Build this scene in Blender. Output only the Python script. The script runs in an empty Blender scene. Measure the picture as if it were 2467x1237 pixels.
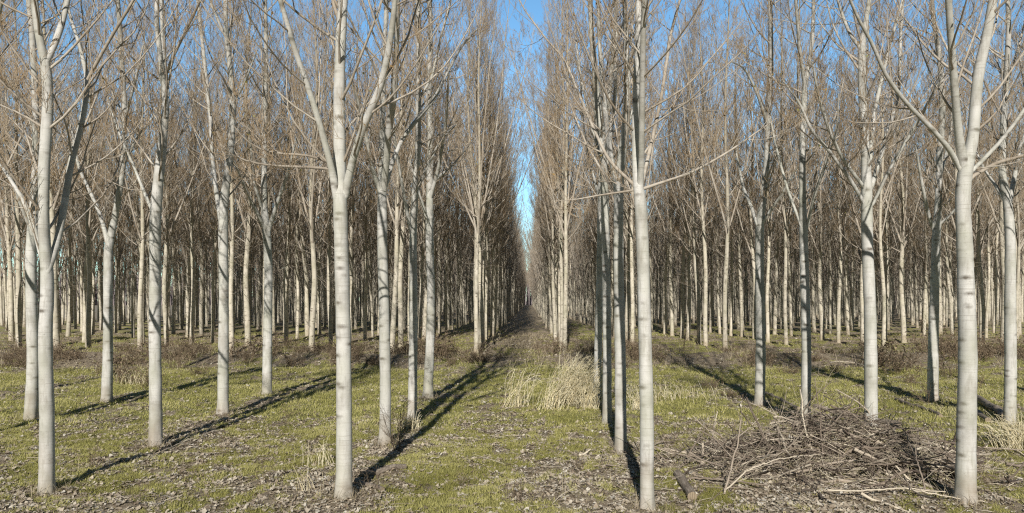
import bpy, math, random
import numpy as np
from mathutils import Vector

scene = bpy.context.scene
COL = scene.collection
PXF, VX, VY, CAMH = 1645.0, 1275.0, 725.0, 3.0      # focal length in photo pixels, principal point, camera height
rng0 = np.random.default_rng(11)
R = math.radians

# ------------------------------------------------------------------ terrain functions
_w = np.random.default_rng(5)
def make_waves(n, lo, hi, seed):
    r = np.random.default_rng(seed)
    wl = np.exp(r.uniform(np.log(lo), np.log(hi), n)); a = r.uniform(0, 2*np.pi, n)
    return np.cos(a)*2*np.pi/wl, np.sin(a)*2*np.pi/wl, r.uniform(0, 2*np.pi, n), n
def wavesum(x, y, W):
    kx, ky, ph, n = W
    s = np.zeros(np.broadcast(x, y).shape)
    for a, b, c in zip(kx, ky, ph): s = s + np.sin(a*x + b*y + c)
    return s/np.sqrt(n/2)
W_big, W_mid, W_small = make_waves(8, 9, 30, 1), make_waves(16, 1.6, 5, 2), make_waves(22, .35, 1.1, 3)
W_g1, W_g2 = make_waves(14, 2.5, 8, 7), make_waves(24, .4, 1.5, 8)
def sstep(a, b, x):
    t = np.clip((x-a)/(b-a), 0, 1); return t*t*(3-2*t)
def gz(x, y):
    x = np.asarray(x, float); y = np.asarray(y, float)
    near = 1-sstep(60, 200, y)
    h = .035*wavesum(x, y, W_big)*near + .028*wavesum(x, y, W_mid)*near + .014*wavesum(x, y, W_small)*(1-sstep(30, 60, y))
    bank = np.exp(-((y-35.5-.8*np.sin(x*.21))/1.5)**2)*.26 - np.exp(-((y-31.8-.8*np.sin(x*.21))/1.4)**2)*.16
    lane = 1-np.exp(-((x+.3)/1.6)**2)
    h = h + bank*lane
    inb = sstep(37, 41, y)
    fur = np.abs(np.sin((y-1.2)*np.pi/2.95))**.7*.38 - .22
    h = h + inb*fur*lane*(1-sstep(150, 260, y))
    h = h + .10*(1-lane)*inb
    # small rises along the near rows
    return h
def gzf(x, y): return float(gz(x, y))
def grassy(x, y):
    g = .60 + .17*wavesum(x, y, W_g1) + .22*wavesum(x, y, W_g2)
    g = g + .22*sstep(14, 19, y)*(1-sstep(28, 32, y))          # greener strip behind the near trees
    g = g - .22*(1-sstep(8, 13, y))
    g = g - .38*np.exp(-((y-35)/3.2)**2)*(1-.5*np.exp(-((x+.3)/1.5)**2))
    row = np.abs(((x-1.95)/4.8+.5) % 1 - .5)*4.8               # distance to the nearest row
    g = g - .30*np.exp(-(row/.55)**2)*(1-sstep(25, 32, y))
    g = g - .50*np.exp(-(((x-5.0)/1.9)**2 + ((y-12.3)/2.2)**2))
    g = g - sstep(38, 44, y)*(.10+.45*(np.abs(np.sin((y-1.2)*np.pi/2.95)) < .75)) - .5*sstep(70, 130, y)
    g = g - .35*sstep(36, 48, y)*np.exp(-((x+.3)/2.)**2)
    return np.clip(g, 0, 1)

def PX(px, py, Z):      # photo pixel at distance Z -> world point
    return np.array([(px-VX)*Z/PXF, Z, CAMH-(py-VY)*Z/PXF])
def onground(px, py):
    Z = CAMH*PXF/(py-VY)
    for _ in range(3):
        x = (px-VX)*Z/PXF; Z = (CAMH-gzf(x, Z))*PXF/(py-VY)
    x = (px-VX)*Z/PXF
    return np.array([x, Z, gzf(x, Z)])

# ------------------------------------------------------------------ mesh helpers
def norm(v): return v/np.maximum(np.linalg.norm(v, axis=-1, keepdims=True), 1e-9)

class MB:
    def __init__(s): s.v = []; s.q = []; s.t = []; s.n = 0; s.qm = []; s.tm = []; s.cq = []; s.ct = []
    def add(s, v, q=None, t=None, m=0, c=None):
        v = np.asarray(v, float).reshape(-1, 3)
        if q is not None and len(q): s.q.append(np.asarray(q).reshape(-1, 4)+s.n); s.qm.append(np.full(len(s.q[-1]), m))
        if t is not None and len(t): s.t.append(np.asarray(t).reshape(-1, 3)+s.n); s.tm.append(np.full(len(s.t[-1]), m))
        s.cq.append(np.full(len(v), .5) if c is None else np.asarray(c, float))
        s.v.append(v); s.n += len(v)
    def tubes(s, P, Rad, sides, m=0, c=None, cap=False):
        P = np.asarray(P, float); Rad = np.asarray(Rad, float)
        if P.ndim == 2: P = P[None]; Rad = Rad[None]
        N, n, _ = P.shape
        T = norm(np.gradient(P, axis=1))
        mt = norm(P[:, -1]-P[:, 0])
        ref = np.where(np.abs(mt[:, 2:3]) > .75, np.array([[1., 0, 0]]), np.array([[0, 0, 1.]]))
        U = norm(np.cross(np.cross(T, ref[:, None, :]), T)); V = np.cross(T, U)
        a = np.arange(sides)*2*np.pi/sides
        ring = U[:, :, None, :]*np.cos(a)[None, None, :, None] + V[:, :, None, :]*np.sin(a)[None, None, :, None]
        vv = P[:, :, None, :] + ring*Rad[:, :, None, None]
        base = (np.arange(N)*n*sides)[:, None, None] + (np.arange(n-1)*sides)[None, :, None]
        j = np.arange(sides)[None, None, :]; k = (j+1) % sides
        q = np.stack([base+j, base+k, base+k+sides, base+j+sides], -1)
        col = None if c is None else np.repeat(np.asarray(c, float), n*sides)
        s.add(vv, q, None, m, col)
        return vv
    def build(s, name):
        me = bpy.data.meshes.new(name)
        v = np.concatenate(s.v)
        q = np.concatenate(s.q) if s.q else np.zeros((0, 4), int)
        t = np.concatenate(s.t) if s.t else np.zeros((0, 3), int)
        me.vertices.add(len(v)); me.vertices.foreach_set('co', v.astype(np.float32).ravel())
        loops = np.concatenate([q.ravel(), t.ravel()]).astype(np.int32)
        me.loops.add(len(loops)); me.loops.foreach_set('vertex_index', loops)
        me.polygons.add(len(q)+len(t))
        ls = np.concatenate([np.arange(len(q))*4, len(q)*4+np.arange(len(t))*3]).astype(np.int32)
        me.polygons.foreach_set('loop_start', ls)
        mi = np.concatenate([np.concatenate(s.qm) if s.qm else np.zeros(0, int), np.concatenate(s.tm) if s.tm else np.zeros(0, int)]).astype(np.int32)
        me.polygons.foreach_set('material_index', mi)
        me.polygons.foreach_set('use_smooth', np.ones(len(mi), bool))
        at = me.attributes.new('tone', 'FLOAT', 'POINT'); at.data.foreach_set('value', np.concatenate(s.cq).astype(np.float32))
        me.update(calc_edges=True)
        return me

def link(name, me, mats, parent=None, loc=(0, 0, 0)):
    if mats is not None and not len(me.materials):
        for m in mats: me.materials.append(m)
    o = bpy.data.objects.new(name, me); COL.objects.link(o); o.location = loc
    if parent is not None: o.parent = parent
    return o
def tag(o, label=None, cat=None, group=None, kind=None):
    if label: o['label'] = label
    if cat: o['category'] = cat
    if group: o['group'] = group
    if kind: o['kind'] = kind
    return o
def empty(name, loc, rz=0.0):
    o = bpy.data.objects.new(name, None); COL.objects.link(o); o.location = loc; o.rotation_euler.z = rz
    o.empty_display_size = .3
    return o

# ------------------------------------------------------------------ materials
class NT:
    def __init__(s, name, rough=.85):
        s.m = bpy.data.materials.new(name); s.m.use_nodes = True; s.t = s.m.node_tree
        s.b = s.t.nodes['Principled BSDF']; s.b.inputs['Roughness'].default_value = rough
        s.b.inputs['Specular IOR Level'].default_value = .25
    def n(s, typ, **kw):
        nd = s.t.nodes.new(typ)
        for k, v in kw.items():
            if k.startswith('_'): setattr(nd, k[1:], v)
            else: nd.inputs[k.replace('__', ' ')].default_value = v
        return nd
    def l(s, a, b): s.t.links.new(a, b)
    def noise(s, vec, scale, detail=4, rough=.55):
        nd = s.n('ShaderNodeTexNoise', Scale=scale, Detail=detail, Roughness=rough)
        if vec is not None: s.l(vec, nd.inputs['Vector'])
        return nd.outputs['Fac']
    def mapv(s, vec, scale):
        nd = s.n('ShaderNodeMapping'); nd.inputs['Scale'].default_value = scale; s.l(vec, nd.inputs['Vector']); return nd.outputs['Vector']
    def ramp(s, fac, stops):
        nd = s.n('ShaderNodeValToRGB'); cr = nd.color_ramp
        while len(cr.elements) < len(stops): cr.elements.new(.5)
        for e, (p, c) in zip(cr.elements, stops):
            e.position = p; e.color = (c, c, c, 1) if isinstance(c, (int, float)) else (*c, 1)
        s.l(fac, nd.inputs['Fac']); return nd.outputs['Color']
    def mix(s, fac, a, b, mode='MIX'):
        nd = s.n('ShaderNodeMix', _data_type='RGBA', _blend_type=mode)
        for sock, val in ((nd.inputs[0], fac), (nd.inputs[6], a), (nd.inputs[7], b)):
            if hasattr(val, 'is_output'): s.l(val, sock)
            elif isinstance(val, (int, float)): sock.default_value = val if sock.type == 'VALUE' else (val, val, val, 1)
            else: sock.default_value = (*val, 1)
        return nd.outputs[2]
    def math(s, op, a, b=0.0, c=None):
        nd = s.n('ShaderNodeMath', _operation=op)
        for i, val in enumerate((a, b) if c is None else (a, b, c)):
            if hasattr(val, 'is_output'): s.l(val, nd.inputs[i])
            else: nd.inputs[i].default_value = val
        return nd.outputs[0]
    def bump(s, h, strength=.4, dist=.01):
        nd = s.n('ShaderNodeBump', Strength=strength, Distance=dist); s.l(h, nd.inputs['Height']); s.l(nd.outputs[0], s.b.inputs['Normal'])
    def col(s, c): s.l(c, s.b.inputs['Base Color'])

def bark_mat(name='pale_bark', warm=0.0):
    s = NT(name, .8)
    co = s.n('ShaderNodeTexCoord').outputs['Object']
    oi = s.n('ShaderNodeObjectInfo').outputs['Random']
    off = s.n('ShaderNodeVectorMath', _operation='ADD'); s.l(co, off.inputs[0])
    cv = s.n('ShaderNodeCombineXYZ'); s.l(s.math('MULTIPLY', oi, 37.0), cv.inputs['Z']); s.l(cv.outputs[0], off.inputs[1]); v = off.outputs[0]
    base = s.ramp(s.noise(v, 3.0, 5), [(.32, (.45, .435, .395)), (.5, (.60, .585, .545)), (.7, (.67, .655, .615))])
    # horizontal growth marks
    h1 = s.noise(s.mapv(v, (1.2, 1.2, 30)), 1.0, 3)
    base = s.mix(s.ramp(h1, [(.56, 0.0), (.70, .55)]), base, (.30, .275, .235))
    vo = s.n('ShaderNodeTexVoronoi', Scale=1.0); s.l(s.mapv(v, (3.3, 3.3, 7.5)), vo.inputs['Vector'])
    wob = s.math('ADD', vo.outputs['Distance'], s.math('MULTIPLY', s.math('SUBTRACT', s.noise(v, 30, 3), .5), .22))
    cs = s.n('ShaderNodeSeparateColor'); s.l(vo.outputs['Color'], cs.inputs[0])
    eye = s.math('MULTIPLY', s.ramp(wob, [(.10, .95), (.20, .50), (.36, 0.0)]), s.math('GREATER_THAN', cs.outputs[0], .30))
    base = s.mix(eye, base, (.14, .12, .095))
    v2 = s.noise(s.mapv(v, (18, 18, 2.5)), 1.0, 5, .7)
    base = s.mix(s.ramp(v2, [(.36, .45), (.5, 0.0)]), base, (.30, .28, .24))
    z = s.n('ShaderNodeSeparateXYZ'); s.l(co, z.inputs[0])
    foot = s.math('ADD', z.outputs['Z'], s.math('MULTIPLY', s.noise(v, 3, 3), 1.2))
    base = s.mix(s.ramp(s.math('MULTIPLY', foot, .35), [(.08, .85), (.50, 0.0)]), base, (.36, .29, .21))
    ring = s.math('ADD', s.math('MULTIPLY', z.outputs['Z'], 1.0), s.math('MULTIPLY', oi, 3.0))
    base = s.mix(s.ramp(s.noise(s.mapv(v, (1.5, 1.5, 1.0)), 1.3, 3), [(.42, 0.0), (.70, .55)]), base, (.40, .405, .31))
    up = s.ramp(s.math('MULTIPLY', z.outputs['Z'], .05), [(.28, 0.0), (.65, .55)])
    base = s.mix(up, base, (.27, .24, .20))
    blot = s.noise(s.mapv(v, (2.2, 2.2, .9)), 1.6, 5, .65)
    base = s.mix(s.ramp(blot, [(.30, .55), (.47, 0.0)]), base, (.31, .285, .235))
    fl = s.noise(s.mapv(v, (26, 26, 60)), 1.0, 3, .6)
    base = s.mix(s.ramp(fl, [(.62, 0.0), (.74, .5)]), base, (.17, .15, .12))
    if warm: base = s.mix(1.0, base, (1.08, 1.01, .89), 'MULTIPLY')
    base = s.mix(1.0, base, s.ramp(oi, [(0., .80 if warm else .92), (1., 1.08 if warm else 1.03)]), 'MULTIPLY')
    s.col(base); s.bump(s.math('ADD', h1, s.math('MULTIPLY', v2, .6)), .35, .008)
    return s.m
def twig_mat(name, cols, g=.5):
    s = NT(name, .8)
    co = s.n('ShaderNodeNewGeometry').outputs['Position']
    c = s.ramp(s.noise(co, 1.3, 4, .6), [(.3, cols[0]), (.5, cols[1]), (.68, cols[2])])
    c2 = s.noise(co, 14, 2)
    c = s.mix(s.ramp(c2, [(.45, 0.0), (.65, .4)]), c, cols[3])
    s.col(c); return s.m
def tone_mat(name, stops, rough=.85, trans=0.0, nscale=25):
    s = NT(name, rough)
    a = s.n('ShaderNodeAttribute'); a.attribute_name = 'tone'
    co = s.n('ShaderNodeNewGeometry').outputs['Position']
    f = s.math('ADD', a.outputs['Fac'], s.math('MULTIPLY', s.math('SUBTRACT', s.noise(co, nscale, 3), .5), .35))
    c = s.ramp(f, stops); s.col(c)
    if trans:
        tr = s.n('ShaderNodeBsdfTranslucent'); s.l(c, tr.inputs['Color'])
        mx = s.n('ShaderNodeMixShader'); mx.inputs[0].default_value = trans
        s.l(s.b.outputs[0], mx.inputs[1]); s.l(tr.outputs[0], mx.inputs[2])
        s.l(mx.outputs[0], s.t.nodes['Material Output'].inputs['Surface'])
    return s.m
def dark_bark_mat():
    s = NT('weathered_bark', .9)
    co = s.n('ShaderNodeTexCoord').outputs['Object']
    n1 = s.noise(s.mapv(co, (30, 4, 30)), 1, 6, .7)
    c = s.ramp(n1, [(.3, (.09, .07, .055)), (.5, (.25, .205, .16)), (.7, (.44, .38, .31))])
    s.col(c); s.bump(n1, .8, .03); return s.m
def cut_mat():
    s = NT('cut_wood', .8)
    co = s.n('ShaderNodeTexCoord').outputs['Object']
    w = s.n('ShaderNodeTexWave', _wave_type='RINGS', _rings_direction='Z', Scale=9.0, Distortion=2.5); s.l(co, w.inputs['Vector'])
    s.col(s.mix(s.noise(co, 12, 4), s.ramp(w.outputs['Fac'], [(.2, (.28, .22, .15)), (.8, (.50, .41, .28))]), (.22, .17, .12))); return s.m

M_bark = bark_mat(); M_bark_far = bark_mat('cream_bark', 1.0)
M_branch = twig_mat('branch_bark', [(.29, .24, .18), (.43, .375, .305), (.56, .51, .435), (.18, .145, .11)])
M_twig = twig_mat('twig_bark', [(.28, .19, .105), (.41, .31, .20), (.56, .475, .365), (.38, .24, .10)])
M_bud = tone_mat('bud_scales', [(.1, (.22, .13, .055)), (.55, (.36, .24, .09)), (.95, (.34, .33, .09))], trans=.2, nscale=3)
M_leaf = tone_mat('dry_leaf', [(.05, (.22, .17, .12)), (.3, (.38, .31, .23)), (.6, (.53, .46, .355)), (.95, (.66, .61, .52))], .75, .08)
M_grass = tone_mat('green_grass', [(.0, (.25, .235, .065)), (.4, (.44, .415, .14)), (.75, (.58, .53, .22)), (1., (.68, .61, .35))], .75, .12, 2.5)
M_straw = tone_mat('straw', [(.0, (.55, .44, .24)), (.5, (.86, .76, .50)), (1., (.92, .86, .66))], .6, .05, 3)
M_weed = tone_mat('dead_weed', [(.0, (.08, .055, .035)), (.5, (.19, .14, .092)), (1., (.42, .33, .22))], .85, .05, 5)
M_stick = tone_mat('weathered_stick', [(.0, (.08, .06, .048)), (.4, (.22, .175, .135)), (.7, (.44, .37, .295)), (1., (.70, .62, .48))], .85, 0, 8)
M_log, M_cut = dark_bark_mat(), cut_mat()

def ground_mat():
    s = NT('ground_cover', .95)
    co = s.n('ShaderNodeNewGeometry').outputs['Position']
    a = s.n('ShaderNodeAttribute'); a.attribute_name = 'tone'
    n1, n2, n3 = s.noise(co, 1.6, 6, .65), s.noise(co, 9, 6, .7), s.noise(co, 45, 4, .7)
    soil = s.ramp(n2, [(.3, (.16, .125, .085)), (.5, (.34, .275, .195)), (.72, (.50, .42, .30))])
    green = s.ramp(n2, [(.3, (.20, .20, .06)), (.55, (.35, .34, .11)), (.75, (.46, .43, .18))])
    f = s.math('ADD', a.outputs['Fac'], s.math('MULTIPLY', s.math('SUBTRACT', n2, .5), 1.3))
    c = s.mix(s.ramp(f, [(.38, 0.0), (.6, 1.0)]), soil, green)
    c = s.mix(s.ramp(n3, [(.3, .6), (.5, 0.0)]), c, (.06, .05, .035))
    s.col(c); s.bump(s.math('ADD', n2, n3), .9, .05); return s.m

# ------------------------------------------------------------------ ground sheet
def axis(parts):
    out = []
    for a, b, st in parts: out.append(np.arange(a, b, st))
    return np.concatenate(out)
gx = np.concatenate([-np.geomspace(2500, 62, 30), axis([(-60, -22, .8), (-22, 22, .13), (22, 60, .8)]), np.geomspace(62, 2500, 30)])
gy = np.concatenate([np.array([-300, -100, -40, -15, -5, 0, 4]), axis([(6, 40, .13), (40, 110, .3), (110, 300, 1.6)]), np.geomspace(302, 4000, 30)])
X, Y = np.meshgrid(gx, gy)
mb = MB(); ny, nx = X.shape
idx = np.arange(ny*nx).reshape(ny, nx)
mb.add(np.stack([X, Y, gz(X, Y)], -1), np.stack([idx[:-1, :-1], idx[:-1, 1:], idx[1:, 1:], idx[1:, :-1]], -1).reshape(-1, 4), c=grassy(X, Y).ravel())
tag(link('ground', mb.build('ground'), [ground_mat()]), kind='structure')

# ------------------------------------------------------------------ growth
def grow(S, D, L, n, up, wob, rg):
    N = len(S); P = np.zeros((N, n, 3)); P[:, 0] = S; d = norm(D); st = (L/(n-1))[:, None]
    for i in range(1, n):
        d = norm(d + np.array([0, 0, 1.])*up/(n-1) + rg.normal(0, wob, (N, 3)))
        P[:, i] = P[:, i-1] + d*st
    return P
def sample(P, Rr, t):
    M, n, _ = P.shape; f = t*(n-1); i = np.clip(f.astype(int), 0, n-2); w = (f-i)[..., None]
    r_ = np.arange(M)[:, None]
    A, B = P[r_, i], P[r_, i+1]
    return A*(1-w)+B*w, norm(B-A), (Rr[r_, i]*(1-w[..., 0])+Rr[r_, i+1]*w[..., 0])
def kids(P, Rr, k, t0, t1, a0, a1, rg):
    M = len(P)
    t = t0+(t1-t0)*(np.arange(k)[None]+rg.uniform(0, 1, (M, k)))/k
    pos, T, r_ = sample(P, Rr, t)
    V = rg.normal(0, 1, pos.shape); V = norm(V-(V*T).sum(-1, keepdims=True)*T)
    a = rg.uniform(a0, a1, (M, k))[..., None]
    D = np.cos(a)*T+np.sin(a)*V
    return pos.reshape(-1, 3), D.reshape(-1, 3), t.ravel(), r_.ravel()
def taper(r, n, e): return r[:, None]*np.linspace(1, e, n)[None, :]

def foliage(mb, limbs, rg, k2, k3, k4, thick=1.0, buds=.12, lenk=1.0, t2=.18):
    """side branches, twigs and buds on a set of limbs: list of (P, Rad)"""
    for P, Rr in limbs:
        if not len(P): continue
        Lp = np.linalg.norm(np.diff(P, axis=1), axis=2).sum(1)
        s, d, t, r_ = kids(P, Rr, k2, t2, .97, .55, .95, rg)
        L = np.repeat(Lp, k2)*(.42-.26*t)*rg.uniform(.6, 1.25, len(t)); L = np.clip(L, .25, 2.3)*lenk
        r2 = np.clip(r_*.5, .005*thick, .02)
        P2 = grow(s, d, L, 6, .75, .09, rg); R2 = taper(r2, 6, .4); mb.tubes(P2, R2, 4, 0)
        s, d, t, r_ = kids(P2, R2, k3, .15, 1., .4, .85, rg)
        L = np.clip(np.repeat(L, k3)*(.50-.25*t)*rg.uniform(.6, 1.3, len(t)), .12, .95)
        r3 = np.full(len(L), .0042*thick)
        P3 = grow(s, d, L, 4, .6, .10, rg); R3 = taper(r3, 4, .55); mb.tubes(P3, R3, 3, 1)
        if k4:
            s, d, t, r_ = kids(P3, R3, k4, .3, 1., .35, .8, rg)
            L = rg.uniform(.07, .24, len(t))
            P4 = grow(s, d, L, 3, .8, .06, rg); mb.tubes(P4, taper(np.full(len(L), .0038*thick), 3, .8), 3, 1)
            tips = P4[:, -1]
        else: tips = P3[:, -1]
        if buds:
            tips = tips[rg.uniform(0, 1, len(tips)) < buds]
            n = len(tips)
            if n:
                # short hanging scraps of last year's leaves and swelling buds
                sz = rg.uniform(.014, .045, n)[:, None]*thick
                a = norm(rg.normal(0, 1, (n, 3))); b = norm(np.cross(a, rg.normal(0, 1, (n, 3))))
                V = np.stack([tips, tips+a*sz+b*sz*.5, tips+a*sz*2, tips+a*sz-b*sz*.5], 1)
                q = np.arange(n*4).reshape(n, 4)
                cl = np.clip(.45+.28*wavesum(tips[:, 0]*3, tips[:, 2]*3, W_g1)+rg.normal(0, .1, n), 0, 1)
                mb.add(V, q, m=2, c=np.repeat(cl, 4))

def resample(pts, rad, step):
    pts = np.asarray(pts, float); rad = np.asarray(rad, float)
    d = np.r_[0, np.cumsum(np.linalg.norm(np.diff(pts, axis=0), axis=1))]
    n = max(4, int(d[-1]/step)); t = np.linspace(0, d[-1], n)
    # smoothed by a few averaging passes of a fine resample
    P = np.stack([np.interp(t, d, pts[:, k]) for k in range(3)], 1); Rr = np.interp(t, d, rad)
    w = max(1, int((d[-1]/len(pts))/step*.35))
    for _ in range(w*2):
        P[1:-1] = (P[:-2]+2*P[1:-1]+P[2:])/4; Rr[1:-1] = (Rr[:-2]+2*Rr[1:-1]+Rr[2:])/4
    return P, Rr

def trunk_mesh(P, Rr, rg, flare=True, sides=18, knots=True):
    """one stem: gentle ripples, swollen branch collars, root flare"""
    mb = MB(); n = len(P)
    h = P[:, 2]
    r = Rr.copy()
    if flare: r = r*(1+.15*np.exp(-np.maximum(h, 0)/.10)+.03*np.exp(-np.maximum(h, 0)/.5))
    r = r*(1+.018*np.sin(h*7.1+rg.uniform(0, 6))+.014*np.sin(h*15.7+rg.uniform(0, 6)))
    vv = mb.tubes(P, r, sides)
    V = mb.v[0].reshape(n, sides, 3); ang = np.arange(sides)*2*np.pi/sides
    c = P[:, None, :]; rel = V-c
    f = 1+.02*np.sin(2*ang[None]+h[:, None]*1.3)+.015*np.sin(3*ang[None]-h[:, None]*2.1)+rg.normal(0, .006, (n, sides))
    if flare: f = f+.12*np.exp(-np.maximum(h, 0)/.14)[:, None]*np.sin(5*ang+rg.uniform(0, 6))[None]
    if knots:
        for k in range(int(n*.16)):
            i = rg.integers(2, n-2); j = rg.integers(0, sides)
            f[i, j] += .06; f[i-1, j] += .025; f[i+1, j] += .025
    mb.v[0] = (c+rel*f[..., None]).reshape(-1, 3)
    return mb

# ------------------------------------------------------------------ generic bare poplars of the far block
def far_tree(seed, H, fork, r0, k2=8, k3=6, k4=2, nl=40, thick=.82, sides=12):
    rg = np.random.default_rng(seed)
    z = np.linspace(-.15, H, 44 if sides > 8 else 20)
    ph = rg.uniform(0, 6, 4); amp = rg.uniform(.05, .13, 2)
    lean = rg.normal(0, .012, 2)
    env = sstep(0, 5, z)
    cx = amp[0]*np.sin(z*.55+ph[0])*env+lean[0]*z; cy = amp[1]*np.sin(z*.5+ph[1])*env+lean[1]*z
    rad = np.where(z < fork, r0*(1-.22*z/fork), 0)
    above = np.clip((z-fork)/(H-fork), 0, 1)
    rad = np.where(z >= fork, r0*.70*(1-above)**.9+.008, rad)
    P = np.stack([cx, cy, z], 1)
    tm = trunk_mesh(P, rad, rg, sides=sides)
    cr = MB()
    nf = rg.integers(2, 4)
    lead = [(P[None], rad[None])]
    tt = (fork+rg.uniform(-.1, .9, nf))/H
    s, T, rr = sample(P[None], rad[None], tt[None])
    az = rg.uniform(0, 2*np.pi)+np.arange(nf)*2*np.pi/nf+rg.normal(0, .4, nf); an = rg.uniform(.22, .42, nf)
    D = np.stack([np.sin(an)*np.cos(az), np.sin(an)*np.sin(az), np.cos(an)], 1)
    L = (H-fork)*rg.uniform(.65, .95, nf)
    PF = grow(s[0], D, L, 14, .55, .035, rg); RF = taper(rr[0]*rg.uniform(.38, .62, nf), 14, .16)
    cr.tubes(PF, RF, 8 if sides > 8 else 5, 0)
    # primaries
    t0 = (fork+.2)/H
    a0 = t0+(.985-t0)*np.linspace(0, 1, nl)**.82+rg.uniform(-.01, .01, nl); a0 = np.clip(a0, t0, .985)
    s, T, rr = sample(P[None], rad[None], a0[None]); s, rr = s[0], rr[0]
    az = np.arange(nl)*2.4+rg.normal(0, .4, nl); hh = (a0-t0)/(1-t0)
    an = np.interp(hh, [0, .3, 1], [1.0, .72, .50])*rg.uniform(.75, 1.2, nl)
    D = np.stack([np.sin(an)*np.cos(az), np.sin(an)*np.sin(az), np.cos(an)], 1)
    L = np.interp(hh, [0, .25, .7, 1], [2.7, 3.7, 3.5, 2.3])*rg.uniform(.6, 1.15, nl)
    P1 = grow(s, D, L, 9, .8, .05, rg); R1 = taper(np.clip(rr*.42, .010, .035), 9, .25)
    cr.tubes(P1, R1, 6 if sides > 8 else 4, 0)
    s, d, t, r_ = kids(PF, RF, 9, .12, .95, .5, .85, rg)
    L = np.repeat(np.linalg.norm(PF[:, -1]-PF[:, 0], axis=1), 9)*(.30-.18*t)*rg.uniform(.7, 1.2, len(t))
    P1b = grow(s, d, L, 9, .8, .05, rg); R1b = taper(np.clip(r_*.42, .009, .022), 9, .25); cr.tubes(P1b, R1b, 5, 0)
    # thin shaded-out twigs below the fork
    nd = 7; a0 = rg.uniform(3.4, fork+.5, nd)/H
    s, T, rr = sample(P[None], rad[None], a0[None]); az = rg.uniform(0, 6.28, nd); an = rg.uniform(.7, 1.5, nd)
    D = np.stack([np.sin(an)*np.cos(az), np.sin(an)*np.sin(az), np.cos(an)], 1)
    Pd = grow(s[0], D, rg.uniform(.5, 1.9, nd), 7, .35, .10, rg); Rd = taper(rg.uniform(.006, .013, nd), 7, .3); cr.tubes(Pd, Rd, 4, 0)
    foliage(cr, [(Pd, Rd)], rg, 4, 3, 0, thick, buds=0)
    foliage(cr, [(P1, R1), (P1b, R1b)], rg, k2, k3, k4, thick, buds=.26)
    return tm, cr

BM = [M_branch, M_twig, M_bud]
FH = 22.0
NV = 11
variants = []
for i in range(NV):
    rg = np.random.default_rng(100+i)
    tm, cr = far_tree(200+i, FH*rg.uniform(.93, 1.07), rg.uniform(5.3, 7.3), rg.uniform(.135, .17))
    t = tm.build('poplar_trunk'); c = cr.build('poplar_crown')
    t.materials.append(M_bark_far)
    for m in BM: c.materials.append(m)
    variants.append((t, c))
def whole(tm, cr, name):
    w = MB()
    for src, dm in ((tm, 0), (cr, 1)):
        k = 0
        V = np.concatenate(src.v); Q = np.concatenate(src.q); qm = np.concatenate(src.qm)+dm; cc = np.concatenate(src.cq)
        w.v.append(V); w.cq.append(cc); w.q.append(Q+w.n); w.qm.append(qm); w.n += len(V)
    me = w.build(name)
    for m in [M_bark_far]+BM: me.materials.append(m)
    return me
lows = []
for i in range(6):
    rg = np.random.default_rng(300+i)
    tm, cr = far_tree(400+i, FH*rg.uniform(.92, 1.05), rg.uniform(5.2, 7.2), rg.uniform(.14, .175), k2=6, k3=5, k4=0, nl=34, thick=.95, sides=7)
    lows.append(whole(tm, cr, 'distant_poplar'))

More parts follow.
